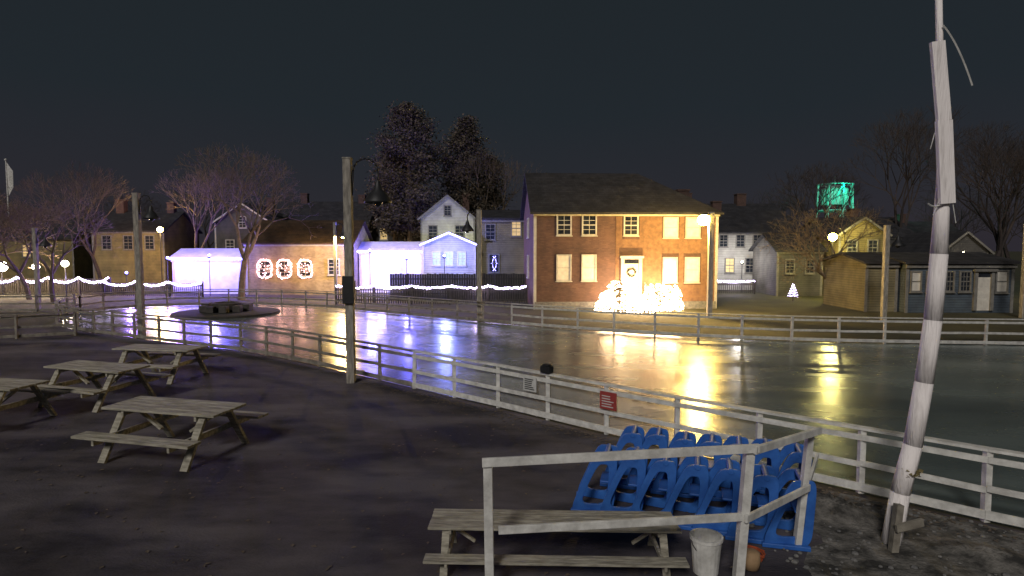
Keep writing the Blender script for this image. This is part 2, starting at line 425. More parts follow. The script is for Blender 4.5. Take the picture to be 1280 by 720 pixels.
e=empty('bucket',(2.38,7.25,.01))
s=MB(); s.lathe((0,0,0),[(.0,0),(.15,0),(.185,.42),(.20,.42),(.20,.46),(.175,.46),(.14,.03),(0,.03)],20); ob('pail',s,['white'],e,smooth=False)
s=MB(); pts=[Vector((.19*math.cos(t),-.02-.12*math.sin(t),.42-.16*math.sin(t))) for t in [i*math.pi/10 for i in range(11)]]
s.chain(pts,[.006]*11,5); ob('handle',s,['black'],e)
e=empty('extension_cord',(3.02,7.45,.02))
s=MB()
for k in range(5):
    r=.11+.01*k; z=.03+.028*k
    pts=[Vector((r*math.cos(t)+R.uniform(-.01,.01),r*math.sin(t),z+R.uniform(-.01,.01))) for t in [i*math.pi/9 for i in range(19)]]
    s.chain(pts,[.011]*19,5)
ob('coil',s,['orange'],e)
s=MB(); s.lathe((-.05,-.12,0),[(0,0),(.10,0),(.11,.1),(.1,.2),(.06,.22),(0,.22)],14); ob('cover',s,['tan'],e,smooth=True)

# ------------------------------------------------------------------ leaning pole right
e=empty('leaning_light_pole')
s=MB()
pts=[(5.12,8,-.05),(5.22,8,.7),(5.36,8,1.35),(5.47,8,2.2),(5.55,8,3.03),(5.59,8,3.9),(5.60,8,4.77),(5.56,8,5.5),(5.51,8.02,6.19),(5.44,8.02,7.24),(5.40,8.02,7.9)]
rs=[.125,.12,.115,.112,.108,.105,.08,.05,.045,.04,.03]
s.chain([Vector(p) for p in pts],rs,9); ob('trunk',s,['birch'],e,smooth=True)
s=MB(); s.beam((5.59,7.9,4.55),(5.50,7.9,5.6),.19,.06,0,up=(0,1,0)); s.beam((5.50,7.9,5.6),(5.37,7.9,6.58),.17,.055,0,up=(0,1,0))
ob('board',s,['birch'],e)
s=MB()
def wire(a,b,sag=.1,r=.008,n=8):
    a=Vector(a);b=Vector(b); P=[a.lerp(b,i/n)+Vector((0,0,-sag*4*(i/n)*(1-i/n))) for i in range(n+1)]
    s.chain(P,[r]*(n+1),4)
wire((5.47,7.95,6.8),(5.88,7.95,6.05),-.08,.012)
wire((5.52,7.95,6.0),(5.38,7.95,5.25),.05,.006)
wire((5.58,7.9,4.6),(5.35,7.9,4.55),.06,.01); wire((5.56,7.9,5.2),(5.72,7.9,4.3),.04,.006)
wire((5.56,7.9,5.0),(5.42,7.9,4.4),.08,.006)
ob('wires',s,['white'],e)
s=MB(); s.beam((5.0,7.75,0),(5.08,7.8,.62),.09,.09); s.beam((5.3,8.15,0),(5.22,8.1,.5),.08,.08); s.beam((4.98,7.68,.35),(5.35,7.72,.42),.04,.1)
ob('base_stakes',s,['weather_dimmed'],e)
s=MB()
for k in range(40):
    a=R.uniform(0,6.28); s.leaf((5.33+.12*math.cos(a),7.98+.12*math.sin(a),1.0+R.uniform(-.05,.05)),.04)
ob('ribbon',s,['clapyel'],e)

# ------------------------------------------------------------------ street lamps
def lamp(x,y,h,side,r=.115,lit=None,reach=.62,S=1.,power=0,col=(1,1,1)):
    e=empty('street_lamp',(x,y,0))
    s=MB(); s.box(-r,r,-r,r,0,h); s.box(-r*1.1,r*1.1,-r*1.1,r*1.1,h,h+.04); ob('post',s,['post'],e,bevel=.01)
    s=MB(); pts=[Vector((side*r,0,h-.9*S)),Vector((side*(r+.04),0,h-.3*S))]
    rad=(reach*S-r-.04)/2; cx=r+.04+rad
    for i in range(0,9):
        t=math.pi-math.pi*i/8; pts.append(Vector((side*(cx+rad*math.cos(t)),0,h-.3*S+rad*math.sin(t))))
    ex=side*(cx+rad); pts.append(Vector((ex,0,h-.62*S)))
    s.chain(pts,[.03]*len(pts),7); ob('gooseneck',s,['black'],e,smooth=True)
    s=MB(); s.lathe((ex,0,h-.62*S),[(.05,.1),(.09,0),(.12,-.12*S),(.22*S,-.24*S),(.34*S,-.42*S),(.35*S,-.48*S),(.30*S,-.46*S),(.1,-.2*S),(0,-.18*S)],18)
    ob('shade',s,['black'],e,smooth=True)
    s=MB(); s.ball((ex,0,h-1.02*S),.13*S,0,12,8,1.3)
    ob('globe',s,[lit or 'glass'],e,smooth=True)
    if power: plight('lamp_light',(ex,-.25,h-1.12*S),power,col,.1,e)
    return e
e=lamp(-4.72,17.7,6.5,1,S=1.15,reach=.75)
s=MB(); s.box(-.17,.17,-.20,-.118,2.35,3.15); s.box(-.13,.13,.118,.2,2.4,3.0); ob('junction_box',s,['black'],e,bevel=.01)
lamp(-16.5,27.0,6.3,1,.12)
lamp(-1.75,32.6,5.9,-1,.13)
lamp(20.2,33,5.1,1,.12)
lamp(-30,38.5,5.1,1,.11)
lamp(28.6,34,5.2,1,.12)
lamp(-13.6,47.0,5.8,1,.10,lit='lampyel',power=3600,col=(1,.66,.22))
e=empty('flood_lamp',(11.05,34,0))
s=MB(); s.box(-.13,.13,-.13,.13,0,5.9); ob('post',s,['post'],e,bevel=.01)
s=MB(); s.chain([Vector((-.1,0,5.7)),Vector((-.25,0,5.85)),Vector((-.42,0,5.82))],[.03,.03,.03],7)
s.lathe((-.42,0,5.7),[(.05,.14),(.30,.06),(.32,0.02),(.05,.1)],14); ob('bracket',s,['black'],e)
s=MB(); s.ball((-.42,0,5.46),.34,0,14,8,.9); ob('globe',s,['lampyel'],e,smooth=True)
plight('lamp_light',(-.42,.45,5.1),3400,(1,.66,.17),.15,e)

# ------------------------------------------------------------------ buildings
def window(mb, o,u,n, cx, cz, w, h, kind='dark', grid=(2,4)):
    k={'dark':1,'blind':2,'lit':3,'blue':4}[kind]
    B=mb.obox; x0=cx-w/2;x1=cx+w/2;z0=cz-h/2;z1=cz+h/2; t=.09
    B(o,u,n,x0,x1,.004,.03,z0,z1,k)
    B(o,u,n,x0-t,x0,.002,.085,z0-t,z1+t,0); B(o,u,n,x1,x1+t,.002,.085,z0-t,z1+t,0)
    B(o,u,n,x0,x1,.002,.083,z1,z1+t,0); B(o,u,n,x0,x1,.002,.083,z0-t,z0,0)
    B(o,u,n,x0-t-.05,x1+t+.05,.002,.13,z0-t-.06,z0-t-.003,0)
    if kind!='blind':
        for i in range(1,grid[0]): 
            a=x0+w*i/grid[0]; B(o,u,n,a-.015,a+.015,.031,.055,z0,z1,0)
        for j in range(1,grid[1]):
            a=z0+h*j/grid[1]; q=.035 if j==grid[1]//2 else .015; B(o,u,n,x0+.002,x1-.002,.031,.058,a-q,a+q,0)
    else:
        B(o,u,n,x0,x1,.031,.058,cz-.03,cz+.03,0)

def house(name,x,y,rot,w,d,eave,ridge,wall,roof,axis='x',wins=(),chim=(),hip=False,door=None,over=.3,trim='trimdim'):
    e=empty(name,(x,y,0),rot); s=MB(); r=MB(); zo=.03
    if axis=='x':
        hx=(w-d*.45) if hip else w
        vs=[(0,0,0),(w,0,0),(w,d,0),(0,d,0),(0,0,eave),(w,0,eave),(w,d,eave),(0,d,eave),(0,d/2,ridge),(hx,d/2,ridge)]
        s.add(vs,[(0,1,5,4),(1,2,6,5) if hip else (1,2,6,9,5),(2,3,7,6),(3,0,4,8,7)])
        sl=(ridge-eave)/(d/2); ez=eave-over*sl+zo
        if not hip:
            r.slab([(-over,-over,ez+.1),(w+over,-over,ez+.1),(w+over,d/2,ridge+zo+.1),(-over,d/2,ridge+zo+.1)],.13)
            r.slab([(w+over,d+over,ez+.1),(-over,d+over,ez+.1),(-over,d/2+.002,ridge+zo+.1),(w+over,d/2+.002,ridge+zo+.1)],.13)
        else:
            r.slab([(-over,-over,ez+.1),(w+over,-over,ez+.1),(hx,d/2,ridge+zo+.1),(-over,d/2,ridge+zo+.1)],.13)
            r.slab([(w+over,d+over,ez+.1),(-over,d+over,ez+.1),(-over,d/2+.002,ridge+zo+.1),(hx,d/2+.002,ridge+zo+.1)],.13)
            r.slab([(w+over+.002,-over,ez+.1),(w+over+.002,d+over,ez+.1),(hx+.002,d/2,ridge+zo+.1)],.13)
        tr=MB(); tr.box(-.1,w+.1,-.16,-.02,eave-.28,eave-.09)
        tr.box(-.06,.12,-.035,-.003,0,eave-.3); tr.box(w-.12,w+.06,-.035,-.003,0,eave-.3)
    else:
        vs=[(0,0,0),(w,0,0),(w,d,0),(0,d,0),(0,0,eave),(w,0,eave),(w,d,eave),(0,d,eave),(w/2,0,ridge),(w/2,d,ridge)]
        s.add(vs,[(0,1,5,8,4),(1,2,6,5),(2,3,7,9,6),(3,0,4,7)])
        sl=(ridge-eave)/(w/2); ez=eave-over*sl+zo
        r.slab([(-over,-over,ez+.1),(w/2,-over,ridge+zo+.1),(w/2,d+over,ridge+zo+.1),(-over,d+over,ez+.1)],.13)
        r.slab([(w/2+.002,-over,ridge+zo+.1),(w+over,-over,ez+.1),(w+over,d+over,ez+.1),(w/2+.002,d+over,ridge+zo+.1)],.13)
        tr=MB(); tr.box(-.04,.12,-.035,-.003,0,eave-.1); tr.box(w-.12,w+.04,-.035,-.003,0,eave-.1)
        tr.beam((-over,-over-.02,ez-.02),(w/2,-over-.02,ridge+zo-.02),.03,.16,0); tr.beam((w/2,-over-.022,ridge+zo-.02),(w+over,-over-.022,ez-.02),.03,.16,0)
    ob('walls',s,[wall],e); ob('roof',r,[roof],e); ob('trim',tr,[trim],e)
    if wins:
        wm=MB()
        for q in wins:
            side,cx,cz,ww,hh,kind=q[:6]; grid=q[6] if len(q)>6 else (2,4)
            if side=='F': window(wm,(0,0,0),(1,0,0),(0,-1,0),cx,cz,ww,hh,kind,grid)
            if side=='L': window(wm,(0,0,0),(0,1,0),(-1,0,0),cx,cz,ww,hh,kind,grid)
            if side=='R': window(wm,(w,0,0),(0,1,0),(1,0,0),cx,cz,ww,hh,kind,grid)
        ob('windows',wm,[trim,'glass','blind','litwin','pane_blue'],e)
    if chim:
        c=MB()
        for (cx,cy,cw,ct) in chim:
            c.box(cx-cw/2,cx+cw/2,cy-cw/2,cy+cw/2,eave,ct); c.box(cx-cw/2-.06,cx+cw/2+.06,cy-cw/2-.06,cy+cw/2+.06,ct,ct+.12)
        ob('chimney',c,['chim'],e)
    if door:
        dx,dw,dh,zb=door; D_=MB(); F=((0,0,0),(1,0,0),(0,-1,0))
        D_.obox(*F,dx-dw/2,dx+dw/2,.004,.05,zb,zb+dh,1)
        D_.obox(*F,dx-dw/2-.2,dx-dw/2,.002,.14,zb,zb+dh+.35,0)
        D_.obox(*F,dx+dw/2,dx+dw/2+.2,.002,.14,zb,zb+dh+.35,0)
        D_.obox(*F,dx-dw/2,dx+dw/2,.002,.12,zb+dh+.28,zb+dh+.35,0)
        D_.obox(*F,dx-dw/2,dx+dw/2,.006,.05,zb+dh+.02,zb+dh+.28,2)
        D_.obox(*F,dx-dw/2-.28,dx+dw/2+.28,.002,.26,zb+dh+.352,zb+dh+.50,0)
        for a in (0,1):
            for b_ in (0,1,2):
                X0=dx-dw/2+.1+a*(dw/2-.05); Z0=zb+.15+b_*.65
                D_.obox(*F,X0,X0+dw/2-.17,.051,.065,Z0,Z0+.5,1)
        ob('door',D_,[trim,'blind','glass'],e)
    return e

W=11.75
def X(p): return (p-668)/220*W
wins=[('F',X(703),5.35,.78,1.15,'dark'),('F',X(733),5.35,.78,1.15,'dark'),('F',X(783),5.33,.78,1.12,'dark'),('F',X(831),5.2,.78,1.15,'blind'),('F',X(858),5.2,.78,1.15,'blind'),
      ('F',X(703),2.65,.78,1.5,'blind'),('F',X(733),2.65,.78,1.5,'blind'),('F',X(831),2.5,.78,1.45,'blind'),('F',X(858),2.5,.78,1.45,'blind'),
      ('L',4.5,5.3,.8,1.2,'dark'),('L',4.5,2.6,.8,1.4,'dark')]
bh=house('brick_house',1.42,38.6,.055,W,9,6.2,9.0,'brick','roof','x',wins,[(W*.96,5.6,.8,8.0)],hip=True,door=(X(784),.95,2.15,.75),trim='trim')
s=MB()
ops=[(X(783)-.75,X(783)+.75,.5,3.75),(X(783)-.55,X(783)+.55,4.6,6.1)]
for px in (831,858):
    ops.append((X(px)-.56,X(px)+.56,1.6,3.4)); ops.append((X(px)-.56,X(px)+.56,4.45,5.95))
z=.5
while z<5.75:
    segs=[(W*.44,W-.125)]
    for (a,b,c0,c1) in ops:
        if c0<z+.14 and c1>z:
            ns=[]
            for (p,q) in segs:
                if b<=p or a>=q: ns.append((p,q))
                else:
                    if p<a: ns.append((p,a))
                    if q>b: ns.append((b,q))
            segs=ns
    for (p,q) in segs:
        s.add([(p,-.06,z),(q,-.06,z),(q,-.012,z+.178),(p,-.012,z+.178),(p,-.001,z),(q,-.001,z)],[(0,1,2,3),(0,4,5,1)])
    z+=.18
ob('siding',s,['siding'],bh)
s=MB()
for k in range(4): s.box(X(784)-.8,X(784)+.8,-.5-.28*(4-k),-.14,.0+.18*k,.18*(k+1)-.003)
ob('steps',s,['stone'],bh)
s=MB(); s.box(0.02,W-.02,-.07,-.001,0,.48); ob('foundation',s,['stone'],bh)
s=MB()
for a in (-1,1):
    xx=X(784)+a*.86
    for k in range(5): s.box(xx-.025,xx+.025,-1.75+k*.38,-1.70+k*.38,0,1.0+k*.16)
    s.beam((xx,-1.75,1.0),(xx,-.15,1.68),.05,.06)
ob('handrails',s,['trim'],bh)
s=MB()
for k in range(140):
    t=R.uniform(0,6.28); rr=.24+R.gauss(0,.03); s.leaf((X(784)+rr*math.cos(t),-.12+R.uniform(-.03,.03),2.35+rr*math.sin(t)),.06,0)
ob('wreath',s,['leafa'],bh)

def to_world(e,p):
    a=e.rotation_euler[2]; return (e.location.x+p[0]*math.cos(a)-p[1]*math.sin(a), e.location.y+p[0]*math.sin(a)+p[1]*math.cos(a), p[2])
def litbush(x,y,r,h,nb,pw):
    e=empty('lit_bush',(x,y,0)); s=MB(); b=MB()
    for k in range(900):
        a=R.uniform(0,6.28); q=abs(R.gauss(0,.5)); z=R.uniform(.05,h)
        rr=r*min(1,q)*(1-.4*(z/h)); s.leaf((rr*math.cos(a),rr*math.sin(a)*.8,z),.09,R.choice([0,1]))
    for k in range(12):
        a=R.uniform(0,6.28); s.tube((0,0,0),(r*.6*math.cos(a),r*.5*math.sin(a),h*.85),.02,.008,4,0)
    for k in range(nb):
        a=R.uniform(0,6.28); z=h*R.random()**1.25+.05; rr=r*(1-.5*(z/h)**2)*R.uniform(.6,1.25)
        b.oct((rr*math.cos(a),rr*.85*math.sin(a),z),R.uniform(.025,.07))
    ob('foliage',s,['leafa','leafb'],e); ob('bulbs',b,['bulbwarm'],e)
    plight('bush_light',(0,-r*1.1,h*.7),pw,(1,.66,.34),.3,e)
    plight('bush_light',(0,r*.2,h*1.12),pw*1.3,(1,.66,.34),.3,e)
for (px,r,h) in ((764,.9,1.8),(750,.6,1.1),(778,.4,1.15),(794,.5,1.2),(809,.85,1.6),(826,.65,1.5)):
    p=to_world(bh,(X(px),-1.25 if px not in (778,794) else -2.2,0)); litbush(p[0],p[1],r,h,400,130 if r>.6 else 50)

house('beige_house',-2.7,51,.0,7,7,6.3,7.1,'beige','roof','x',[('F',3.05,5.5,.7,1.2,'lit'),('F',1.2,2.6,.75,1.4,'dark'),('F',.9,5.2,.7,1.2,'dark')])
house('white_house',-9.2,62,.0,5.4,9,6.9,9.1,'clapwhite','roof','y',[('F',2.7,7.6,.6,.9,'dark'),('F',1.2,5.4,.8,1.3,'dark'),('F',3.9,5.4,.8,1.3,'dark'),('F',2.7,2.6,.8,1.3,'dark')],[(4.2,5,.7,9.6)])
house('white_shed',-7.3,50,.0,4.3,4.5,4.15,5.05,'clapwhite','canvas','y',[('F',1.1,3.0,.55,1.0,'blue'),('F',2.15,3.0,.55,1.0,'blue'),('F',3.2,3.0,.55,1.0,'blue')],over=.2,trim='trim')
house('white_tent',-13.2,53,.0,5.4,3.5,3.6,4.3,'canvas','canvas','x',over=.25,trim='trim')
house('white_tent',-28.6,51.5,.0,6.0,3.6,3.0,3.7,'canvas','canvas','x',over=.25,trim='trim')
house('low_brick_building',-22.0,50.5,.03,8.7,8,4.3,6.2,'tanbrick','roofbrown','x',
      [('F',1.55,2.15,.85,1.15,'dark'),('F',3.15,2.15,.85,1.15,'dark'),('F',4.85,2.15,.85,1.15,'dark'),('F',7.2,2.3,.8,1.2,'dark')],trim='trim')
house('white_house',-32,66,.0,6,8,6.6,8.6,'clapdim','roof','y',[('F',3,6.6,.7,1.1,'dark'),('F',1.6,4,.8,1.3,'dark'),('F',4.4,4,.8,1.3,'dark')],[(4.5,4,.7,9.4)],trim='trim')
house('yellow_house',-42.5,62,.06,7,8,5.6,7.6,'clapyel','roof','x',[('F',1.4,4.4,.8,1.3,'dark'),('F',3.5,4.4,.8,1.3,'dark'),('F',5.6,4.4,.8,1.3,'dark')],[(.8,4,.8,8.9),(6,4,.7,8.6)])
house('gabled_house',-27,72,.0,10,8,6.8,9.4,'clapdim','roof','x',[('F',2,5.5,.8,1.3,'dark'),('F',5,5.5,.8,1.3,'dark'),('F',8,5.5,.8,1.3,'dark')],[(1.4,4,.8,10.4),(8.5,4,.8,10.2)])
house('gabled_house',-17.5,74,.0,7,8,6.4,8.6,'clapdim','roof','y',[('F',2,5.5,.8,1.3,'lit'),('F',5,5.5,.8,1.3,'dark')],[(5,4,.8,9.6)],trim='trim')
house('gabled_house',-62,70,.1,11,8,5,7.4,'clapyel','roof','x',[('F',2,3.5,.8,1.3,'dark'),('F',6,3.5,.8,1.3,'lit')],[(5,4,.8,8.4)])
house('white_house',18.0,55,-.02,7.6,8,5.3,7.3,'clapwhite','roof','x',[('F',1.0,4.5,.65,1.0,'dark'),('F',2.5,4.5,.65,1.0,'dark'),('F',4.0,4.5,.65,1.0,'dark'),('F',5.5,4.5,.65,1.0,'dark'),('F',6.8,4.5,.65,1.0,'dark'),
      ('F',1.6,2.3,.7,1.2,'lit'),('F',3.4,2.3,.7,1.2,'dark')],[(1.5,4,.8,8.2)])
house('grey_house',21.3,49,.0,3.6,5,3.7,4.9,'clapdim','roof','x',[('F',1.0,2.4,.6,1.0,'dark'),('F',2.6,2.4,.6,1.0,'dark')])
house('gabled_house',21,78,.0,14,9,7,9.6,'clapdim','roof','x',[('F',3,5.5,.8,1.3,'dark'),('F',8,5.5,.8,1.3,'dark')],[(2.5,4.5,1.0,11.0),(9.6,4.5,1.2,10.9)])
house('yellow_house',25.4,47.5,.0,3.6,7,5.0,6.2,'clapyel','roof','y',[('F',1.0,3.9,.65,1.1,'dark'),('F',2.6,3.9,.65,1.1,'dark'),('F',1.0,1.9,.65,1.1,'dark'),('F',2.6,1.9,.65,1.1,'dark')],[(2.6,3,.6,6.8)])
house('gabled_house',31.5,60,.0,8,8,5.0,6.9,'clapdim','roof','x',[('F',2,4,.8,1.3,'dark'),('F',5,4,.8,1.3,'dark')],[(4,4,.8,7.8)])
house('gabled_house',36.5,52,.0,4,7,3.6,5.2,'clapdim','roof','y',[('F',2,2.6,.8,1.2,'lit')])
house('beige_shed',21.6,37.2,.0,1.9,5,3.0,3.5,'beige','roof','x',[])
house('blue_grey_building',23.7,36.6,.0,6.4,6,3.0,3.5,'clapblue','roof','x',
      [('F',.55,1.9,.5,1.1,'blind'),('F',1.5,1.9,.55,1.1,'dark',(3,4)),('F',2.5,1.9,.55,1.1,'dark',(3,4)),('F',3.5,1.9,.55,1.1,'dark',(3,4)),('F',5.7,1.9,.6,1.2,'blind')],door=(4.6,.8,2.0,.15))
house('gabled_house',46,78,.0,12,8,5,7.2,'clapdim','roof','x',[('F',3,3.9,.8,1.3,'dark')],[(6,4,.8,8.2)])

s=MB(); x=-9.2
while x<1.6: 
    s.box(x,x+.17,45.9,45.93,0,1.95+R.uniform(-.04,.04)); x+=.185
s.box(-9.2,1.6,45.94,45.98,.4,.5); s.box(-9.2,1.6,45.94,45.98,1.5,1.6); ob('stockade_fence',s,['hedge'])

def picket(x0,y0,x1,y1,h,swag,bulb,col,pw=45,name='picket_fence',br=1.):
    e=empty(name); s=MB(); a=Vector((x0,y0,0)); b=Vector((x1,y1,0)); n=int((b-a).length/.16); d=(b-a).normalized()
    for i in range(n+1):
        p=a.lerp(b,i/n); s.box(p.x-.035,p.x+.035,p.y-.012,p.y+.012,.06,h)
    k=max(1,int((b-a).length/2.4))
    for i in range(k+1):
        p=a.lerp(b,i/k); s.box(p.x-.06,p.x+.06,p.y-.06,p.y+.06,0,h+.12)
    s.beam(a+Vector((0,.03,.3)),b+Vector((0,.03,.3)),.03,.08); s.beam(a+Vector((0,.03,h-.2)),b+Vector((0,.03,h-.2)),.03,.08)
    ob('pickets',s,['darkwood'],e)
    L_=MB(); nb=int((b-a).length/.05)
    for i in range(nb):
        t=i/nb; p=a.lerp(b,t); ph=(t*k)%1
        z=h+.1-swag*4*ph*(1-ph)+R.uniform(-.07,.07); L_.oct((p.x,p.y-.08,z),R.uniform(.03,.06)*br)
    ob('string_lights',L_,[bulb],e)
    m=max(1,int((b-a).length/5))
    for i in range(m):
        p=a.lerp(b,(i+.5)/m); plight('string_glow',(p.x,p.y-.5,h+.1),pw,col,.3,e)
picket(-46,50.5,-33,50,1.35,.4,'bulbwhite',(.7,.55,1),110,br=1.3)
picket(-32.6,48.6,-24.5,48.2,1.1,.3,'bulbwhite',(.45,.4,1),130,br=1.3)
picket(-12.2,42.2,1.0,41.6,1.2,.16,'bulbwhite',(.8,.6,1),60)
picket(17.0,51.2,20.4,51.2,1.0,.05,'bulbwhite',(.8,.7,1),90)

e=empty('window_light_wreaths')
s=MB()
for wx in (1.55,3.15,4.85):
    for k in range(90):
        t=2*math.pi*k/90; c=math.copysign(abs(math.cos(t))**.7,math.cos(t)); q=math.copysign(abs(math.sin(t))**.7,math.sin(t))
        s.oct((-22+wx+.6*c+R.gauss(0,.03),50.38+wx*.03,2.15+.75*q+R.gauss(0,.03)),R.uniform(.035,.065))
    for k in range(20):
        s.oct((-22+wx+R.uniform(-.45,.45),50.38+wx*.03,2.15+R.uniform(-.55,.55)),.045)
ob('bulbs',s,['bulbpink'],e)
for wx in (1.55,3.15,4.85): plight('wreath_glow',(-22+wx,49.7,2.1),45,(1,.5,.35),.3,e)

def globe_lamp(x,y,h,r,key,pw,col):
    e=empty('globe_lamp',(x,y,0)); s=MB(); s.tube((0,0,0),(0,0,h-r),.05,.035,8); s.lathe((0,0,h-r-.05),[(.03,0),(.12,.05),(.1,.08)],10); ob('post',s,['black'],e)
    s=MB(); s.ball((0,0,h),r,0,12,8); ob('globe',s,[key],e,smooth=True); plight('lamp_light',(0,-r-.15,h),pw,col,.1,e)
globe_lamp(-42.0,50.2,2.35,.42,'lampwhite',900,(1,.72,.42))
globe_lamp(-38.7,49.6,2.35,.26,'lampwhite',700,(1,.72,.42))
globe_lamp(-36.4,49.7,2.6,.26,'lampwhite',700,(1,.72,.42))
globe_lamp(24.2,46.2,4.7,.30,'lampgreen',1100,(1,.85,.28))
globe_lamp(36.2,49,3.4,.16,'lampwhite',200,(1,.85,.6))
globe_lamp(-33.6,58.5,5.6,.26,'lampyel',2400,(1,.62,.22))
globe_lamp(-55,62,5.0,.2,'lampyel',1500,(1,.62,.25))
def uplight(x,y,z,pw,col,key='bulbblue'):
    e=empty('festival_spotlight',(x,y,0)); s=MB(); s.tube((0,0,0),(0,0,z-.12),.03,.03,6); s.box(-.10,.10,-.08,.08,z-.12,z+.0); ob('housing',s,['black'],e)
    s=MB(); s.ball((0,.02,z+.09),.09,0,8,5); ob('bulb',s,[key],e)
    plight('spot_glow',(0,.35,z+.25),pw,col,.15,e)
B1=(.15,.14,1); B2=(.22,.27,1)
uplight(-5.2,46.9,3.2,1500,B2); uplight(-11.5,49.4,3.6,2000,B1); uplight(-8.7,50.4,3.0,1000,B1)
uplight(-27.6,48.9,3.0,1900,(.27,.16,1)); uplight(-24.4,49.2,3.2,1900,(.18,.14,1)); uplight(-6.0,58.5,3.4,500,(.9,1,.7),'lampwhite')
uplight(19.6,52.0,2.6,420,(1,.95,.9),'lampwhite'); uplight(-31.0,49.0,1.8,700,(.35,.2,1))
s=MB()
for i in range(60):
    t=i/59; z=4.1+1.0*(1-abs(2*t-1)); s.oct((-7.5+4.7*t,49.72,z+.02),.045)
for (x0,x1,y,z) in ((-13.4,-7.6,52.68,3.55),(-28.8,-22.4,51.2,2.95)):
    for i in range(90): s.oct((x0+(x1-x0)*i/89,y,z+R.uniform(-.05,.05)),.05)
ob('eave_string_lights',s,['bulbblue'])
e=empty('lit_cone_tree',(20.6,44.6,0)); s=MB(); b=MB()
for k in range(500):
    z=R.uniform(.3,1.2); a=R.uniform(0,6.28); r=.4*(1-(z-.2)/1.1); s.leaf((r*math.cos(a),r*math.sin(a),z),.06)
s.tube((0,0,0),(0,0,1.2),.04,.02,6)
for k in range(90):
    t=k/90; z=.3+.95*t; a=t*34; r=.4*(1-(z-.2)/1.15); b.oct((r*math.cos(a),r*math.sin(a),z),.035)
ob('foliage',s,['leafa'],e); ob('bulbs',b,['bulbwhite'],e)
e=empty('lit_star_ornament',(-1.3,44.9,0)); s=MB(); s.tube((0,0,0),(0,0,2.2),.025,.02,5); ob('stake',s,['black'],e)
b=MB()
for k in range(24):
    t=k/24*6.283; r=.36 if k%4 else .5; b.oct((.6*r*math.cos(t)*.6,0,2.75+.75*math.sin(t)*r*1.6),.022)
ob('bulbs',b,['bulbblue'],e)

# ------------------------------------------------------------------ island
e=empty('planter_island',(-17.0,36.2,0))
s=MB(); s.lathe((0,0,0),[(3.0,.01),(2.95,.12),(2.6,.16),(0,.16)],28); ob('deck',s,['hedge'],e)
s=MB()
for k in range(10):
    t=k/10*6.283; s.box(1.2*math.cos(t)-.22,1.2*math.cos(t)+.22,1.2*math.sin(t)-.22,1.2*math.sin(t)+.22,.165,.5+R.uniform(0,.15))
s.lathe((0,0,.16),[(.8,0),(.85,.5),(.7,.52),(.6,.2),(0,.18)],18); ob('stone_ring',s,['darkwood'],e,bevel=.03)

# ------------------------------------------------------------------ water tower
e=empty('water_tower',(47.2,90,0)); s=MB()
s.lathe((0,0,10.0),[(0,0),(1.75,0),(1.8,.1),(1.8,2.3),(1.75,2.4),(0,2.9)],24); ob('tank',s,['tank'],e)
s=MB()
for k in range(8):
    t=k/8*6.283; t2=(k+1)/8*6.283
    s.tube((2.7*math.cos(t),2.7*math.sin(t),0),(2.4*math.cos(t),2.4*math.sin(t),13.0),.13,.10,6)
    for z0 in (1,5.2,9.2): s.tube((2.6*math.cos(t),2.6*math.sin(t),z0),(2.45*math.cos(t2),2.45*math.sin(t2),z0+3.8),.06,.06,4)
    for z0 in (5,9.2,13.0): s.tube((2.5*math.cos(t),2.5*math.sin(t),z0),(2.5*math.cos(t2),2.5*math.sin(t2),z0),.09,.09,4)
s.tube((0,0,12.8),(0,0,14.2),.08,.04,5); ob('frame',s,['tank'],e)
for q in ((-3.6,-3.6,10.6),(3.6,-3.6,10.6),(0,-3.2,12.6)): plight('green_light',q,480,(.0,1,.62),.2,e)

e=empty('flagpole',(-82,100,0)); s=MB(); s.tube((0,0,0),(0,0,18),.15,.08,8); s.ball((0,0,18),.2); ob('pole',s,['white'],e)
s=MB(); s.add([(.1,0,17.6),(.9,.2,16.2),(1.0,0,13.6),(.1,.1,12.2),(.5,-.2,15)],[(0,4,1),(4,2,1),(4,3,2),(0,3,4)]); ob('flag',s,['white'],e)

# ------------------------------------------------------------------ trees
def grow(mb,p,d,L_,r,lev,maxl,rg,m=0,up=.12,spread=.55):
    n=2 if lev<3 else 1; q=p
    for i in range(n):
        d=(d+Vector((rg.gauss(0,.1),rg.gauss(0,.1),rg.gauss(0,.05)+up*.4))).normalized()
        q2=q+d*(L_/n); mb.tube(q,q2,r*(1-.25*i/n),r*(1-.25*(i+1)/n),6 if lev<2 else 3,m,False); q=q2
    if lev>=maxl: return
    k=3 if (lev in (0,1,2) or rg.random()<.5) else 2
    a0=rg.uniform(0,6.28)
    ax=d.orthogonal().normalized()
    for i in range(k):
        a=a0+i*6.283/k+rg.uniform(-.5,.5); t=spread*rg.uniform(.6,1.3)
        side=(Matrix.Rotation(a,3,d)@ax)
        nd=(d*math.cos(t)+side*math.sin(t)+Vector((0,0,up))).normalized()
        grow(mb,q,nd,L_*rg.uniform(.66,.86),max(.013,r*.6),lev+1,maxl,rg,m,up,spread)
def bare_tree(name,x,y,h,depth,seed,r0,spread=.55,key='bark',lean=(0,0)):
    rg=random.Random(seed); s=MB()
    grow(s,Vector((0,0,-.05)),Vector((lean[0],lean[1],1)).normalized(),h*.25,r0,0,depth,rg,0,.1,spread)
    return ob(name,s,[key],loc=(x,y,0))
bare_tree('bare_tree',-20.3,45.6,12.2,7,3,.26,.62)
bare_tree('bare_tree',22.3,42.2,7.6,7,11,.19,.72,lean=(-.18,0))
bare_tree('bare_tree',-36.5,46,8.5,7,5,.18,.65)
bare_tree('bare_tree',-33.2,44,8.0,7,6,.16,.65)
bare_tree('bare_tree',-40.5,45,8.8,7,8,.18,.65)
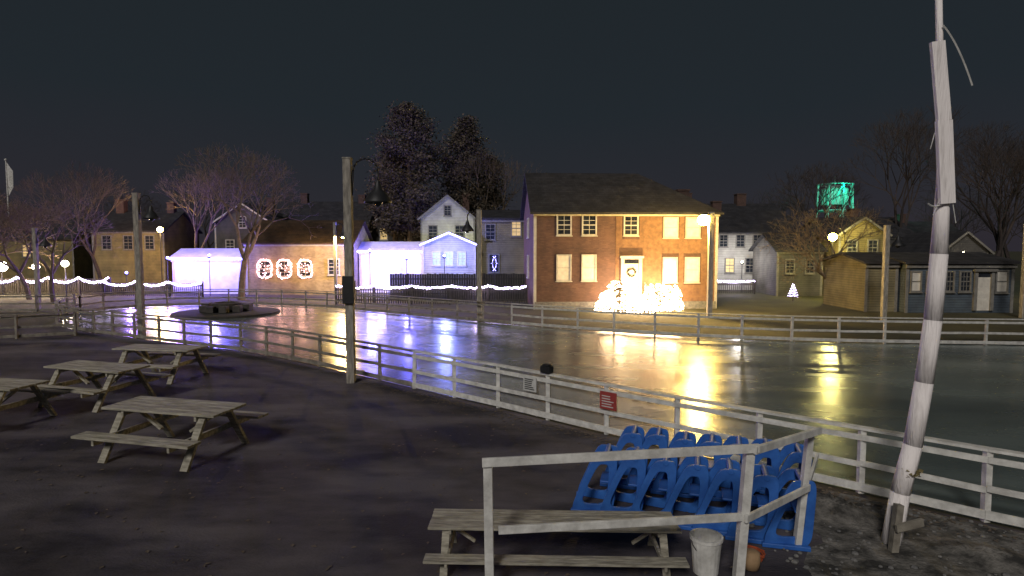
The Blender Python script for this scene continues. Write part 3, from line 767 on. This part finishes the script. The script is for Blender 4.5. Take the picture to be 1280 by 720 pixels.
bare_tree('bare_tree',-29.5,57,12.5,7,9,.22,.5)
bare_tree('bare_tree',-1.2,69,16,7,12,.25,.45)
bare_tree('bare_tree',-39,58,13,7,19,.2,.5,'barkfar')
for i,(x,y,h) in enumerate(((33,66,14),(39,62,18),(44,56,15),(48,60,17),(54,66,18))): bare_tree('bare_tree',x,y,h,7,30+i,.25,.5,'barkfar')
s=MB(); rg=random.Random(99)
for i in range(34):
    x=-115+i*7.0+rg.uniform(-2.5,2.5); y=rg.uniform(96,118); h=rg.uniform(11,16.5)
    grow(s,Vector((x,y,0)),Vector((0,0,1)),h*.25,.22,0,6,rg,0,.1,.55)
ob('distant_trees',s,['barkfar'])

def pine(x,y,z0,ztop,rad,seed,n=9000):
    rg=random.Random(seed); e=empty('pine_tree',(x,y,0)); t=MB(); l=MB()
    t.chain([Vector((0,0,0)),Vector((.1,0,ztop*.4)),Vector((-.1,.1,ztop*.8)),Vector((0,0,ztop))],[.4,.3,.15,.03],8)
    H=ztop-z0; cl=[]
    nb=110
    for i in range(nb):
        u=(i+rg.random())/nb; z=z0+H*u; a=rg.uniform(0,6.283)
        prof=(math.sin(math.pi*min(1,.18+u*.82))**.45)
        prof=min(1,prof)*rg.uniform(.6,1.12)
        L_=rad*prof; tip=Vector((L_*math.cos(a),L_*math.sin(a),z+L_*.22+rg.uniform(-.2,.5)))
        root=Vector((0,0,z)); t.tube(root,tip,.07,.015,4)
        cl.append((root,tip,L_))
    for k in range(n):
        root,tip,L_=rg.choice(cl); f=rg.uniform(.3,1.05)**.7; c=root.lerp(tip,f)
        sp=.32+.18*L_*.5
        c=c+Vector((rg.gauss(0,sp),rg.gauss(0,sp),rg.gauss(0,sp*.6)))
        l.leaf(c,rg.uniform(.09,.2),rg.choice([0,0,1,1,2]),rg)
    ob('trunk',t,['bark'],e); ob('needles',l,['leafa','leafb','leafc'],e)
pine(-11.0,66,5,18.4,3.9,1,19000)
pine(-5.0,69,5,17.8,2.8,2,13000)
pine(-13.4,70,5,15,2.6,4,7000)
pine(-2.6,72,5,14,2.2,14,6000)

# ------------------------------------------------------------------ light & sky
sun=bpy.data.lights.new('site_fill','SUN'); sun.energy=1.5; sun.angle=math.radians(12); sun.color=(1,.95,.9)  # added sun lamp standing in for unseen floodlights near the camera
so=bpy.data.objects.new('site_fill',sun); scene.collection.objects.link(so)
dirv=Vector((-.35,-1,.72)).normalized()
so.rotation_euler=dirv.to_track_quat('Z','Y').to_euler(); so.location=(-5,-10,20)
w=bpy.data.worlds.new('World'); scene.world=w; w.use_nodes=True
nt=w.node_tree; N=nt.nodes; L=nt.links
for n in list(N): N.remove(n)
out=N.new('ShaderNodeOutputWorld'); b1=N.new('ShaderNodeBackground'); b2=N.new('ShaderNodeBackground'); ad=N.new('ShaderNodeAddShader')
sky=N.new('ShaderNodeTexSky'); sky.sky_type='NISHITA'; sky.sun_disc=False
sky.sun_elevation=math.asin(dirv.z); sky.sun_rotation=math.atan2(dirv.x,dirv.y)
L.new(sky.outputs[0],b1.inputs[0]); b1.inputs[1].default_value=.0003
tc=N.new('ShaderNodeTexCoord'); sp=N.new('ShaderNodeSeparateXYZ'); L.new(tc.outputs['Generated'],sp.inputs[0])
nz=N.new('ShaderNodeTexNoise'); nz.inputs['Scale'].default_value=1.6; nz.inputs['Detail'].default_value=5; L.new(tc.outputs['Generated'],nz.inputs['Vector'])
ma=N.new('ShaderNodeMath'); ma.operation='MULTIPLY_ADD'; ma.inputs[1].default_value=.22
L.new(nz.outputs['Fac'],ma.inputs[0])
sb=N.new('ShaderNodeMath'); sb.operation='SUBTRACT'; sb.inputs[1].default_value=.11; L.new(sp.outputs['Z'],sb.inputs[0]); L.new(sb.outputs[0],ma.inputs[2])
cr=N.new('ShaderNodeValToRGB'); c=cr.color_ramp
c.elements[0].position=0; c.elements[0].color=(.024,.021,.028,1)
c.elements[1].position=.6; c.elements[1].color=(.013,.018,.021,1)
el2=c.elements.new(.22); el2.color=(.015,.020,.025,1)
L.new(ma.outputs[0],cr.inputs[0])
L.new(cr.outputs[0],b2.inputs[0]); b2.inputs[1].default_value=1
L.new(b1.outputs[0],ad.inputs[0]); L.new(b2.outputs[0],ad.inputs[1]); L.new(ad.outputs[0],out.inputs[0])

cam=bpy.data.cameras.new('camera'); co=bpy.data.objects.new('camera',cam); scene.collection.objects.link(co)
cam.sensor_width=36; cam.lens=21.45; cam.clip_end=2000; cam.clip_start=.05
co.location=(0,0,4); co.rotation_euler=(math.radians(90-3.9),0,0)
scene.camera=co
